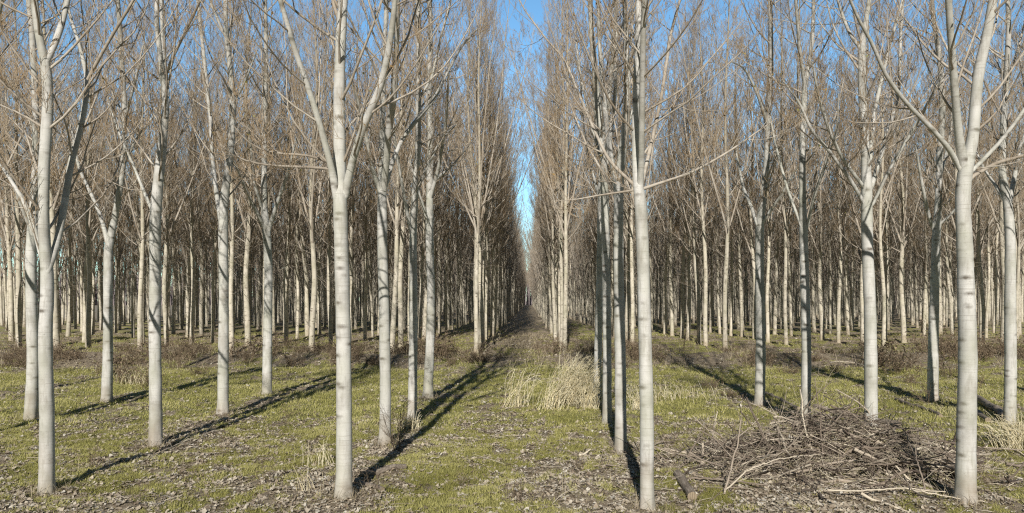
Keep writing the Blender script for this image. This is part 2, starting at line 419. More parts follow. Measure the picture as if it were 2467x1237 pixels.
# ------------------------------------------------------------------ the near trees, stem by stem from the photo
# (base px, base py, Z, trunk [(px,py,width px)...], limbs [[(px,py,w)...], ...], label)
NEAR = [
 (112, 1187, 10.65, [(112,1187,37),(114,1000,34),(114,800,33),(113,700,32),(108,640,30),(108,560,26),(110,400,26),(112,250,26),(110,165,25),(96,80,18),(85,0,17)],
  [[(114,655,16),(136,594,16),(153,509,15),(170,396,14),(195,306,13),(209,226,12),(212,192,11),(190,102,8),(167,34,7)],
   [(212,192,8),(232,153,8),(277,74,7),(320,5,6)], [(106,640,12),(85,555,12),(57,481,10),(0,396,8)],
   [(112,150,14),(130,113,15),(150,57,14),(163,0,12)], [(100,305,6),(60,275,5),(0,253,4)]],
  'front pale trunk at the left edge, forking low with a long right limb'),
 (375, 1078, 14.0, [(375,1078,32),(378,950,31),(374,780,29),(371,650,28),(373,538,28),(384,440,26),(390,360,22),(397,255,16),(391,170,14),(380,57,12),(376,0,11)],
  [[(389,365,11),(398,330,11),(404,226,10),(392,110,8),(388,0,7)], [(403,170,7),(420,130,7),(445,80,6),(481,6,5)], [(372,520,8),(350,470,7),(322,400,6),(290,330,5),(262,250,4)]],
  'trunk with a dark shaded right edge and a swollen collar below two close upright stems'),
 (537, 1003, 17.6, [(537,1003,28),(540,850,26),(538,700,25),(536,560,24),(541,480,21),(556,380,18),(560,255,16),(555,170,14),(547,85,12),(543,0,11)],
  [[(533,540,12),(522,470,10),(513,396,9),(507,283,9),(492,141,8),(478,17,7)], [(552,110,7),(530,60,6),(505,0,6)], [(562,250,6),(590,200,5),(620,120,5)]],
  'trunk in the second row left, its leader bending right above a slim left fork'),
 (643, 955, 21.4, [(643,957,25),(645,800,23),(646,650,21),(643,560,20),(637,500,16),(636,400,14),(637,283,12),(642,113,11),(640,0,9)],
  [[(646,560,10),(664,500,8),(690,430,7),(715,330,6)], [(640,555,9),(620,515,8),(598,470,7),(560,380,6)], [(636,520,7),(612,440,6),(600,300,6)]],
  'furthest near trunk in the second row left of the lane, forking three ways'),
 (827, 1210, 10.2, [(828,1212,44),(828,1100,41),(827,850,39),(825,620,38),(820,470,36),(816,400,32),(817,250,30),(822,120,28),(826,0,25)],
  [[(812,480,20),(802,420,17),(790,370,15),(765,280,14),(735,190,14),(708,115,13),(688,40,12),(668,-20,11)],
   [(832,470,20),(843,410,18),(857,360,17),(882,288,18),(915,218,17),(934,140,16),(946,60,14),(952,0,12)],
   [(800,408,8),(760,404,7),(700,402,6),(630,398,5),(570,384,4),(540,360,3)], [(795,392,7),(745,372,6),(650,372,5),(590,345,4),(560,300,3)],
   [(820,60,9),(806,20,8),(792,-40,7)]],
  'thick pale trunk nearest left of the grass lane, three big limbs rising like a trident'),
 (927, 1080, 13.9, [(927,1082,31),(928,950,29),(926,750,28),(922,600,27),(920,470,25),(919,420,18),(922,300,14),(926,150,12),(930,0,11)],
  [[(925,450,17),(931,390,15),(936,320,16),(950,230,16),(956,100,13),(958,0,12)],
   [(928,450,12),(945,390,11),(970,332,10),(1010,282,10),(1050,235,9),(1075,180,7),(1112,110,6),(1150,70,5)],
   [(914,460,11),(892,390,10),(880,310,9),(862,240,8),(840,180,7)], [(935,400,4),(880,392,3),(840,370,3)]],
  'second trunk back on the left lane edge with a bare dark sapling at its foot'),
 (993, 1020, 17.0, [(993,1022,25),(995,880,23),(997,720,21),(995,571,20),(998,481,18),(1008,368,16),(1009,226,15),(1009,85,13),(1006,0,12)],
  [[(992,570,9),(982,520,8),(968,441,7),(950,330,6),(938,220,6)], [(1000,470,7),(1030,400,6),(1060,340,5),(1100,300,4)], [(1008,240,7),(1040,190,6),(1062,90,6),(1085,10,5)]],
  'third trunk back on the left lane edge, straight and slender with few forks'),
 (1032, 965, 20.6, [(1030,967,27),(1036,850,23),(1039,700,21),(1034,560,21),(1035,453,18),(1038,340,16),(1034,226,14),(1037,57,12),(1036,0,11)],
  [[(1036,480,9),(1058,400,8),(1075,290,7),(1082,150,6)], [(1033,540,8),(1010,470,7),(985,380,6)], [(1040,440,6),(1090,400,5),(1135,345,4)]],
  'fourth trunk back on the left lane edge, base kicking left at a dark shadow'),
 (1559, 1220, 10.0, [(1559,1222,37),(1557,1000,36),(1554,800,35),(1550,600,34),(1543,490,33),(1538,452,30),(1532,420,19),(1531,283,18),(1536,113,17),(1539,0,16)],
  [[(1541,455,18),(1545,420,15),(1547,226,14),(1550,57,13),(1553,0,12)],
   [(1545,450,9),(1556,400,9),(1571,340,9),(1595,226,8),(1615,85,7),(1638,0,6)],
   [(1526,445,9),(1500,420,8),(1468,391,8),(1430,311,7),(1390,215,6),(1360,141,5),(1321,102,4),(1260,20,3)],
   [(1548,456,8),(1600,438,7),(1660,420,6),(1750,370,5),(1800,335,4),(1872,285,3)], [(1530,458,6),(1490,465,5),(1440,470,4),(1380,485,3),(1338,484,2)]],
  'pale trunk nearest right of the grass lane, capped by twin upright stems'),
 (1503, 1090, 13.5, [(1503,1092,32),(1502,950,30),(1500,750,28),(1497,600,27),(1496,460,25),(1504,380,22),(1517,300,21),(1519,220,17),(1515,100,14),(1512,0,13)],
  [[(1492,460,14),(1482,400,13),(1472,330,12),(1458,200,11),(1450,80,9),(1448,0,8)], [(1510,340,8),(1530,270,7),(1560,180,6)], [(1488,470,6),(1450,400,6),(1420,350,5),(1380,250,4)]],
  'second trunk back on the right lane edge, standing just left of the nearest one'),
 (1469, 1017, 16.9, [(1469,1019,25),(1469,850,23),(1467,650,22),(1463,480,21),(1457,350,18),(1445,230,17),(1432,100,14),(1427,0,12)],
  [[(1462,430,11),(1476,340,10),(1488,220,9),(1492,60,8)], [(1458,400,8),(1430,300,7),(1402,170,6),(1390,60,5)]],
  'third trunk back on the right lane edge, just right of the tall straw grass clump'),
 (1443, 965, 20.6, [(1442,967,22),(1445,850,20),(1448,700,18),(1450,540,17),(1452,430,15),(1462,330,14),(1470,250,13),(1482,120,12),(1490,0,10)],
  [[(1450,480,8),(1425,400,7),(1408,300,6),(1400,150,6)], [(1455,400,7),(1440,300,7),(1430,190,6)]],
  'fourth trunk back on the right lane edge, rising directly behind the straw grass clump'),
 (2327, 1205, 10.3, [(2327,1207,50),(2330,1050,47),(2327,850,43),(2324,620,39),(2323,470,37),(2326,400,37),(2340,340,27),(2350,270,27),(2362,170,26),(2378,74,23),(2388,0,21)],
  [[(2322,400,24),(2314,360,20),(2305,283,18),(2296,158,16),(2288,57,15),(2285,-10,14)],
   [(2307,396,13),(2290,362,12),(2245,311,11),(2183,249,10),(2132,181,9),(2098,96,8),(2068,50,7),(2040,-20,6)],
   [(2344,410,10),(2372,380,10),(2404,351,9),(2443,300,9),(2470,262,8),(2520,180,7)], [(2346,424,9),(2400,392,9),(2467,376,8),(2540,350,7)]],
  'thickest trunk, at the right front beside the brushwood, splitting into a broad V'),
 (2098, 1104, 13.0, [(2098,1106,35),(2097,950,32),(2094,750,30),(2091,580,29),(2090,450,28),(2082,360,21),(2076,226,20),(2078,113,20),(2085,60,13),(2092,0,11)],
  [[(2080,487,9),(2047,430,9),(1996,362,8),(1951,311,7),(1928,249,6),(1883,192,4)], [(2084,455,9),(2030,385,8),(1996,311,8),(1970,226,7),(1957,150,6)],
   [(2100,450,11),(2126,362,10),(2149,283,9),(2166,226,8),(2169,102,7),(2175,0,7)], [(2096,400,9),(2104,283,9),(2121,204,8),(2143,113,7),(2160,50,6)],
   [(2104,490,8),(2143,407,8),(2211,294,7),(2262,198,6)], [(2076,120,9),(2050,90,8),(2030,40,7),(2012,-20,6)]],
  'trunk directly behind the brushwood heap with five slanting limbs fanning both ways'),
 (1940, 1028, 16.3, [(1940,1030,26),(1941,850,24),(1939,680,23),(1937,550,22),(1933,480,17),(1931,396,16),(1937,283,15),(1941,190,14),(1952,140,11),(1958,60,10),(1962,0,9)],
  [[(1945,545,8),(1962,470,7),(1985,407,7),(2017,317,6),(2020,226,6)], [(1930,545,7),(1894,447,6),(1866,340,5),(1850,250,4)], [(1939,205,9),(1926,120,8),(1917,0,7)]],
  'trunk behind the left end of the brushwood, with a high Y fork'),
 (1838, 970, 19.8, [(1838,972,27),(1840,850,25),(1840,700,23),(1838,545,22),(1845,480,17),(1855,396,16),(1860,283,14),(1866,170,12),(1863,34,11),(1863,0,10)],
  [[(1832,540,9),(1815,490,8),(1798,453,7),(1780,360,6)], [(1844,540,8),(1862,510,7),(1885,480,6),(1930,400,5)], [(1858,300,7),(1830,220,6),(1800,160,5),(1770,150,4)]],
  'furthest near trunk in the second row right of the lane, cup shaped fork'),
 (2432, 1025, 16.4, [(2432,1027,29),(2436,900,28),(2437,750,27),(2432,580,25),(2425,480,22),(2416,430,17),(2418,311,15),(2421,198,14),(2430,57,12),(2431,0,11)],
  [[(2431,490,11),(2444,430,10),(2455,360,9),(2480,300,8)], [(2418,480,8),(2395,440,7),(2376,419,6),(2340,340,5)], [(2420,210,6),(2450,130,6),(2467,60,5)]],
  'trunk at the far right of the picture rising above pale straw grass'),
 (2248, 968, 20.3, [(2248,970,29),(2250,850,25),(2252,700,22),(2253,560,21),(2261,500,17),(2265,396,16),(2270,255,15),(2264,150,13),(2252,57,12),(2246,0,11)],
  [[(2248,550,9),(2235,510,8),(2223,453,7),(2205,350,6)], [(2258,545,7),(2290,520,6),(2320,480,5)], [(2262,440,7),(2290,330,7),(2300,200,6)]],
  'trunk in the third row right of the lane with thorny dark stems at its foot'),
 (75, 1015, 17.0, [(73,1017,31),(78,880,28),(79,750,27),(76,600,25),(77,520,21),(86,400,18),(90,300,17),(84,200,15),(73,60,14),(70,0,13)],
  [[(72,545,10),(50,490,9),(25,420,8),(-20,340,7)], [(88,320,7),(60,260,6),(30,200,6),(0,170,5)], [(82,500,7),(110,440,6),(140,340,6)]],
  'trunk in the third row left of the lane, half hidden behind the leftmost front trunk'),
 (257, 970, 20.1, [(256,972,27),(261,850,24),(262,720,22),(260,590,21),(272,540,15),(288,470,15),(299,396,14),(300,283,13),(290,113,12),(286,0,11)],
  [[(258,580,10),(246,530,9),(226,481,8),(190,407,7),(170,300,6)], [(297,400,7),(330,330,6),(370,280,5)], [(300,290,6),(325,200,6),(345,110,5)]],
  'trunk in the third row left, its leader slanting right from a low fork'),
]

def near_tree(spec, seed, name='poplar_tree'):
    bx, by, Z, tp, lm, label = spec
    sh = {1503: -7, 1469: -6, 1443: -4, 1838: -8}.get(bx, 0)
    bx += sh; tp = [(a+sh, b_, c_) for a, b_, c_ in tp]; lm = [[(a+sh, b_, c_) for a, b_, c_ in l] for l in lm]
    rg = np.random.default_rng(seed)
    b = PX(bx, by, Z); base = np.array([b[0], Z, gzf(b[0], Z)])
    k = Z/PXF
    pts = [PX(p[0], p[1], Z)-base for p in tp]; rad = [p[2]*k/2*.90 for p in tp]
    pts[0][2] = -.12
    # depth wander, then the unseen top above the frame
    for i, p in enumerate(pts[1:], 1): p[1] += .05*np.sin(i*1.7+seed)
    H = rg.uniform(16.5, 19.5)
    d = norm(pts[-1]-pts[-2]); p = pts[-1].copy(); r = rad[-1]
    nst = max(3, int((H-p[2])/.9)); 
    for i in range(nst):
        d = norm(d*.8+np.array([0, 0, .28])+rg.normal(0, .035, 3)); p = p+d*(H-pts[len(tp)-1][2])/nst; pts.append(p.copy()); rad.append(max(.008, r*(1-(i+1)/nst)))
    P, Rr = resample(pts, rad, .16)
    root = empty(name, base)
    tag(root, label, 'tree', 'tall bare poplars of the near stand')
    link('trunk', trunk_mesh(P, Rr, rg, sides=20).build('trunk'), [M_bark], root)
    fork_z = min([(PX(l[0][0], l[0][1], Z)-base)[2] for l in lm]+[6.0])
    leaders = [(P, Rr, fork_z+.3)]
    cr = MB()
    for li, l in enumerate(lm):
        s_ = rg.choice([-1, 1])*rg.uniform(.25, .6); l0 = np.array(l[0][:2], float)
        pp, rr = [], []
        for q in l:
            dz = s_*np.linalg.norm(np.array(q[:2])-l0)*k
            pp.append(PX(q[0], q[1], Z+dz)-base); rr.append(q[2]*(Z+dz)/PXF/2)
        top_end = l[-1][1] < 60
        if top_end:
            d = norm(pp[-1]-pp[-2]); p = pp[-1].copy(); Lr = rr[-1]*110*rg.uniform(.8, 1.2); r = rr[-1]
            Lr = min(Lr, max(1.0, (H-1-p[2])))
            for i in range(5):
                d = norm(d+np.array([0, 0, .22])+rg.normal(0, .05, 3)); p = p+d*Lr/5; pp.append(p.copy()); rr.append(max(.006, r*(1-(i+1)/5)))
        else:
            rr[-1] *= .6
        # blend the start into the stem
        LP, LR = resample(pp, rr, .14)
        j = np.argmin(np.linalg.norm(P-LP[0], axis=1))
        if np.linalg.norm(P[j]-LP[0]) < .5:
            LP = np.concatenate([[P[max(j-1, 0)]*.5+LP[0]*.5], LP]); LR = np.concatenate([[LR[0]*1.15], LR])
        big = LR[0] > .035
        m = trunk_mesh(LP, LR, rg, flare=False, sides=12, knots=False)
        o = link('limb', m.build('limb'), [M_bark if big else M_branch], root)
        leaders.append((LP, LR, -9 if big else -8))
    # laterals
    for Pp, Rp, zf in leaders:
        L = np.linalg.norm(np.diff(Pp, axis=0), axis=1).sum()
        if zf > -5:
            t0 = float(np.clip((zf+.1)/max(Pp[-1][2], 1), .05, .9)); nb = int((1-t0)*L*2.6)
        else:
            t0 = .10; nb = max(4, int(L*(2.4)))
        s, d, t, r_ = kids(Pp[None], Rp[None], nb, t0, .985, .65, 1.1, rg)
        ln = np.clip(np.minimum((1-t)*L*.55+.5, 2.9), .4, 2.9)*rg.uniform(.45, 1.1, len(t))
        ln = np.minimum(ln, r_*75+.35)
        P1 = grow(s, d, ln, 9, .85, .075, rg); R1 = taper(np.clip(r_*.36, .006, .022), 9, .3)
        cr.tubes(P1, R1, 6, 0)
        foliage(cr, [(P1, R1)], rg, 5, 4, 2, .8, buds=.08)
    link('crown', cr.build('crown'), BM, root)
    return root

near = [near_tree(sp, 900+i) for i, sp in enumerate(NEAR)]

def side_tree(x, y, seed, label):
    """near-stand trees that stand just beside the frame"""
    px = VX+x*PXF/y; by = VY+CAMH*PXF/y; k = PXF/y
    rg = np.random.default_rng(seed); w = .28*k; f = by-(rg.uniform(4.4, 5.4))*k
    tp = [(px, by, w), (px+rg.normal(0, .05)*k, (by+f)/2, w*.9), (px+rg.normal(0, .08)*k, f, w*.8), (px+rg.normal(0, .2)*k, f-3*k, w*.55), (px+rg.normal(0, .3)*k, f-6*k, w*.42)]
    lm = []
    for s_ in (-1, 1, rg.choice([-1, 1])):
        a = rg.uniform(.25, .5)*s_
        lm.append([(px, f, w*.35), (px+a*1.3*k, f-1.2*k, w*.32), (px+a*3*k, f-3.4*k, w*.28), (px+a*4*k, f-6*k, w*.2)])
    return near_tree((px, by, y, tp, lm, label), seed)
side_tree(-12.25, 13.7, 971, 'bare tree at the left edge whose branches reach in above the leftmost trunks')
side_tree(-17.25, 20.6, 972, 'bare tree past the left edge, its twigs crossing the upper left corner')
side_tree(11.7, 13.6, 973, 'bare tree past the right edge whose branches reach in above the straw grass')
side_tree(16.4, 20.6, 974, 'bare tree past the right edge, its twigs crossing the upper right corner')

# ------------------------------------------------------------------ far block: individuals, then the rest as one mass
ORD = ['front', 'second', 'third', 'fourth', 'fifth', 'sixth', 'seventh', 'eighth', 'ninth', 'tenth', 'eleventh', 'twelfth', 'thirteenth', 'fourteenth', 'fifteenth', 'sixteenth', 'seventeenth', 'eighteenth', 'nineteenth', 'twentieth']
ROWN = ['first', 'second', 'third', 'fourth', 'fifth', 'sixth', 'seventh', 'eighth', 'ninth', 'tenth', 'eleventh', 'twelfth', 'thirteenth', 'fourteenth', 'fifteenth', 'sixteenth', 'seventeenth', 'eighteenth', 'nineteenth', 'twentieth']
rg = np.random.default_rng(77)
pos = []
for k in range(-80, 80):
    xr = 1.95+4.8*k+{-1: -.28, 0: .15}.get(k, 0)
    yy0 = 38.6+.02*abs(xr)+(1.8 if k >= 0 else 0)+rg.normal(0, .3)
    for j in range(0, 128):
        y = yy0+2.95*j+rg.normal(0, .16); x = xr+rg.normal(0, .13)
        if abs(x) > .80*y+3: continue
        if x < -72: continue
        if rg.uniform() < .03 and j > 0: continue
        pos.append((x, y, k, j))
pos = [p for p in pos if (-.80 < p[0]/p[1] < .75)]
pos.sort(key=lambda p: p[1])
N_IND = 276
ind, rest = pos[:N_IND], pos[N_IND:]
for i, (x, y, k, j) in enumerate(ind):
    side = 'right' if k >= 0 else 'left'; row = k if k >= 0 else -k-1
    z = gzf(x, y); v = int(rg.integers(0, NV)); sc = rg.uniform(.9, 1.08); tk = rg.uniform(.66, 1.3)
    root = empty('poplar_tree', (x, y, z), rg.uniform(0, 2*math.pi)); root.scale = (sc*tk**.5, sc*tk**.5, sc)
    root.scale.x *= .95 if k in (-1, 0) else 1; root.scale.y *= .95 if k in (-1, 0) else 1
    root.rotation_euler.x = rg.normal(0, .014); root.rotation_euler.y = rg.normal(0, .02)
    if j < 4:
        lab = f"{ORD[j]} tree back in the {ROWN[row]} row {side} of the lane, beyond the brush strip"
    else:
        lab = f"slender bare tree deep in the far block, {ROWN[row]} row {side} of the lane"
    tag(root, lab, 'tree', f'far block trees {side} of the lane, {ROWN[row]} row')
    link('trunk', variants[v][0], None, root); link('crown', variants[v][1], None, root)

# the rest: one object instancing six tree meshes on points (geometry nodes)
def scatter_object(name, pts, meshes, rots, scales, ids):
    me = bpy.data.meshes.new(name); me.vertices.add(len(pts)); me.vertices.foreach_set('co', np.asarray(pts, np.float32).ravel())
    for nm, dat, ty in (('rz', rots, 'FLOAT'), ('sc', scales, 'FLOAT'), ('vi', ids, 'INT')):
        a = me.attributes.new(nm, ty, 'POINT'); a.data.foreach_set('value', np.asarray(dat, np.float32 if ty == 'FLOAT' else np.int32))
    o = bpy.data.objects.new(name, me); COL.objects.link(o)
    ng = bpy.data.node_groups.new(name, 'GeometryNodeTree')
    ng.interface.new_socket('Geometry', in_out='INPUT', socket_type='NodeSocketGeometry'); ng.interface.new_socket('Geometry', in_out='OUTPUT', socket_type='NodeSocketGeometry')
    gi, go = ng.nodes.new('NodeGroupInput'), ng.nodes.new('NodeGroupOutput')
    ji = ng.nodes.new('GeometryNodeJoinGeometry')
    def attr(nm, ty):
        a = ng.nodes.new('GeometryNodeInputNamedAttribute'); a.data_type = ty; a.inputs['Name'].default_value = nm
        return a.outputs['Attribute']
    for i, m in enumerate(meshes):
        src = bpy.data.objects.new('distant_poplar', m)      # carries the mesh for the node, never placed in the scene
        oi = ng.nodes.new('GeometryNodeObjectInfo'); oi.inputs['Object'].default_value = src; oi.inputs['As Instance'].default_value = True
        cmp = ng.nodes.new('FunctionNodeCompare'); cmp.data_type = 'INT'; cmp.operation = 'EQUAL'
        ins = [s for s in cmp.inputs if s.enabled and s.type == 'INT'] or [cmp.inputs[2], cmp.inputs[3]]
        ng.links.new(attr('vi', 'INT'), cmp.inputs[2]); cmp.inputs[3].default_value = i
        ip = ng.nodes.new('GeometryNodeInstanceOnPoints')
        ng.links.new(gi.outputs[0], ip.inputs['Points']); ng.links.new(oi.outputs['Geometry'], ip.inputs['Instance']); ng.links.new(cmp.outputs[0], ip.inputs['Selection'])
        cx = ng.nodes.new('ShaderNodeCombineXYZ'); ng.links.new(attr('rz', 'FLOAT'), cx.inputs['Z']); ng.links.new(cx.outputs[0], ip.inputs['Rotation'])
        ng.links.new(attr('sc', 'FLOAT'), ip.inputs['Scale'])
        ng.links.new(ip.outputs[0], ji.inputs[0])
    ng.links.new(ji.outputs[0], go.inputs[0])
    md = o.modifiers.new('scatter', 'NODES'); md.node_group = ng
    return o
pp = np.array([(x, y, gzf(x, y)) for x, y, k, j in rest]); n = len(pp)
fw = scatter_object('distant_plantation', pp, lows, rg.uniform(0, 6.28, n), rg.uniform(.88, 1.08, n), rg.integers(0, 6, n))
tag(fw, 'mass of bare plantation trees fading into the distance behind the far block', 'trees', kind='stuff')
print('trees', len(ind), 'rest', n, 'last ind y', ind[-1][1])

# ------------------------------------------------------------------ ground scatter
def blades(px, py, h, w, lean, tone, rg, nseg=2, curl=.6, az=None):
    """tapered bent blades rooted at px,py"""
    n = len(px); a = rg.uniform(0, 2*np.pi, n) if az is None else az
    d = np.stack([np.cos(a), np.sin(a), np.zeros(n)], 1); s = np.stack([-np.sin(a), np.cos(a), np.zeros(n)], 1)
    base = np.stack([px, py, gz(px, py)-.01], 1)
    V = []
    for i in range(nseg):
        t = i/nseg; c = base + d*(h*(lean*t+curl*t*t))[:, None] + np.array([0, 0, 1.])*(h*(t-.35*curl*t*t*lean))[:, None]
        ww = (w*(1-.5*t))[:, None]*.5
        V += [c-s*ww, c+s*ww]
    t = 1.; V.append(base + d*(h*(lean+curl))[:, None] + np.array([0, 0, 1.])*(h*(1-.35*curl*lean))[:, None])
    V = np.stack(V, 1); nv = 2*nseg+1; o = (np.arange(n)*nv)[:, None]
    q = [np.concatenate([o+2*i, o+2*i+1, o+2*i+3, o+2*i+2], 1) for i in range(nseg-1)]
    tr = np.concatenate([o+2*nseg-2, o+2*nseg-1, o+2*nseg], 1)
    return V.reshape(-1, 3), (np.concatenate(q) if q else None), tr, np.repeat(tone, nv)

def frustum_points(n, y0, y1, rg, xlim=40):
    y = np.sqrt(rg.uniform(y0**2, y1**2, n)); x = rg.uniform(-.79, .74, n)*y
    return x, y

rg = np.random.default_rng(21)
mb = MB()
for n, y0, y1, h0, w0 in ((480000, 8.6, 16, .055, .007), (280000, 16, 30, .075, .012), (110000, 30, 60, .11, .024)):
    x, y = frustum_points(n, y0, y1, rg)
    g = grassy(x, y); keep = rg.uniform(0, 1, n) < np.clip((g-.25)*1.9, .07, 1)
    x, y, g = x[keep], y[keep], g[keep]; m = len(x)
    tone = np.clip(.42+.30*wavesum(x, y, W_mid)*.5+rg.normal(0, .17, m), 0, 1)
    h = h0*rg.uniform(.4, 1.5, m)*(.6+.6*g)
    v, q, t, c = blades(x, y, h, np.full(m, w0), rg.uniform(.1, .8, m), tone, rg)
    mb.add(v, q, t, 0, c)
tag(link('short_grass', mb.build('short_grass'), [M_grass]), 'short mossy green grass carpeting the lane and stand', 'grass', kind='stuff')

# fallen leaves: lobed, curled, lying every way
def leaves(x, y, size, tone, rg, lift=.0):
    n = len(x)
    # outline of a broad lobed leaf around a mid rib
    prof = np.array([(0, 0, 0), (.12, .26, 1), (.34, .34, 1), (.5, .40, 1), (.74, .24, 1), (1., 0, 0), (.74, -.24, -1), (.5, -.40, -1), (.34, -.34, -1), (.12, -.26, -1), (.45, 0, 0)])
    u, v = prof[:, 0], prof[:, 1]
    u = u[None]-.45 + rg.normal(0, .05, (n, 11)); v = v[None]*rg.uniform(.7, 1.05, (n, 1)) + rg.normal(0, .05, (n, 11))
    cu, cv = rg.uniform(-.2, 1.1, (n, 1)), rg.uniform(-.4, 1.3, (n, 1))
    z = cu*u**2+cv*v**2*1.4+rg.normal(0, .07, (n, 11)); z -= z.min(1, keepdims=True)*.9
    L = np.stack([u, v, z], -1)*size[:, None, None]
    a = rg.uniform(0, 2*np.pi, n); tl = np.abs(rg.normal(0, .24, n))
    ca, sa, ct, st = np.cos(a), np.sin(a), np.cos(tl), np.sin(tl)
    X1 = L[..., 0]*ct[:, None]-L[..., 2]*st[:, None]; Z1 = L[..., 0]*st[:, None]+L[..., 2]*ct[:, None]
    X2 = X1*ca[:, None]-L[..., 1]*sa[:, None]; Y2 = X1*sa[:, None]+L[..., 1]*ca[:, None]
    Z1 = Z1 - Z1.min(1, keepdims=True)
    zb = gz(x, y)+lift
    V = np.stack([X2+x[:, None], Y2+y[:, None], Z1+zb[:, None]+.004], -1)
    o = (np.arange(n)*11)[:, None]
    T = np.concatenate([np.concatenate([o+10, o+i, o+(i+1) % 10], 1) for i in range(10)])
    return V.reshape(-1, 3), T, np.repeat(tone, 11)
mb = MB()
for n, y0, y1, s0 in ((62000, 8.6, 17, .074), (40000, 17, 31, .095), (20000, 31, 60, .14)):
    x, y = frustum_points(n, y0, y1, rg)
    g = grassy(x, y); keep = rg.uniform(0, 1, n) < np.clip(1.05-g*.95, .10, 1)
    x, y = x[keep], y[keep]; m = len(x)
    tone = np.clip(rg.normal(.48, .22, m), 0, 1)
    v, t, c = leaves(x, y, s0*rg.uniform(.55, 1.35, m), tone, rg); mb.add(v, None, t, 0, c)
tag(link('leaf_litter', mb.build('leaf_litter'), [M_leaf]), 'curled grey brown fallen leaves scattered over the grass', 'fallen leaves', kind='stuff')

# loose dry stalks and twigs lying about
mb = MB(); n = 7000
x, y = frustum_points(n, 8.6, 36, rg); row = np.abs(((x-1.95)/4.8+.5) % 1-.5)*4.8
keep = rg.uniform(0, 1, n) < .25+.75*np.exp(-(row/.7)**2); x, y = x[keep], y[keep]; n = len(x)
a = rg.uniform(0, 2*np.pi, n); D = np.stack([np.cos(a), np.sin(a), rg.uniform(-.02, .30, n)], 1)
P = grow(np.stack([x, y, gz(x, y)+.012], 1), D, rg.uniform(.15, .7, n), 4, -.25, .12, rg); P[..., 2] = np.maximum(P[..., 2], gz(P[..., 0], P[..., 1])+.006)
mb.tubes(P, taper(rg.uniform(.002, .006, n), 4, .6), 3, 0, rg.uniform(.2, 1, n))
tag(link('twig_litter', mb.build('twig_litter'), [M_stick]), 'thin dry twigs and stalks lying loose between the trunks', 'twigs', kind='stuff')

# dry fringe growing along the near rows and the bank
mb = MB(); n = 110000
x, y = frustum_points(n, 9, 60, rg)
row = np.abs(((x-1.95)/4.8+.5) % 1-.5)*4.8
pr = .55*np.exp(-(row/.45)**2)*(y < 26)*np.clip(wavesum(x, y, W_g1)+.3, 0, 1) + .85*np.exp(-((y-35.5)/3.0)**2)*np.clip(.45+.6*wavesum(x, y, W_g1), .04, 1) + .06*(y > 25) + .5*sstep(34, 40, y)*np.exp(-((x+.3)/2.2)**2) + .12*np.clip(wavesum(x, y, W_mid)-.6, 0, 1)
keep = rg.uniform(0, 1, n) < pr; x, y = x[keep], y[keep]; m = len(x)
for sp in NEAR:
    b_ = PX(sp[0], sp[1], sp[2]); k_ = 130; a_ = rg.uniform(0, 6.28, k_); r_ = .14+np.abs(rg.normal(0, .14, k_))
    x = np.r_[x, b_[0]+r_*np.cos(a_)]; y = np.r_[y, b_[1]+r_*np.sin(a_)]
m = len(x)
v, q, t, c = blades(x, y, rg.uniform(.06, .30, m)*np.where(y > 28, 1.5, 1)*np.where(np.abs(y-35.5) < 4, rg.uniform(.8, 2.2, m), 1), np.where(y > 28, .014, .006), rg.uniform(.1, .9, m), np.clip(rg.normal(.45, .25, m), 0, 1), rg, 3)
mb.add(v, q, t, 0, c)
M_fringe = tone_mat('dry_fringe', [(.0, (.20, .155, .10)), (.5, (.42, .35, .235)), (1., (.66, .57, .39))], .8, .08, 3)
tag(link('dry_grass', mb.build('dry_grass'), [M_fringe]), 'short dry tan grass fringing the rows and the brush strip', 'dry grass', kind='stuff')

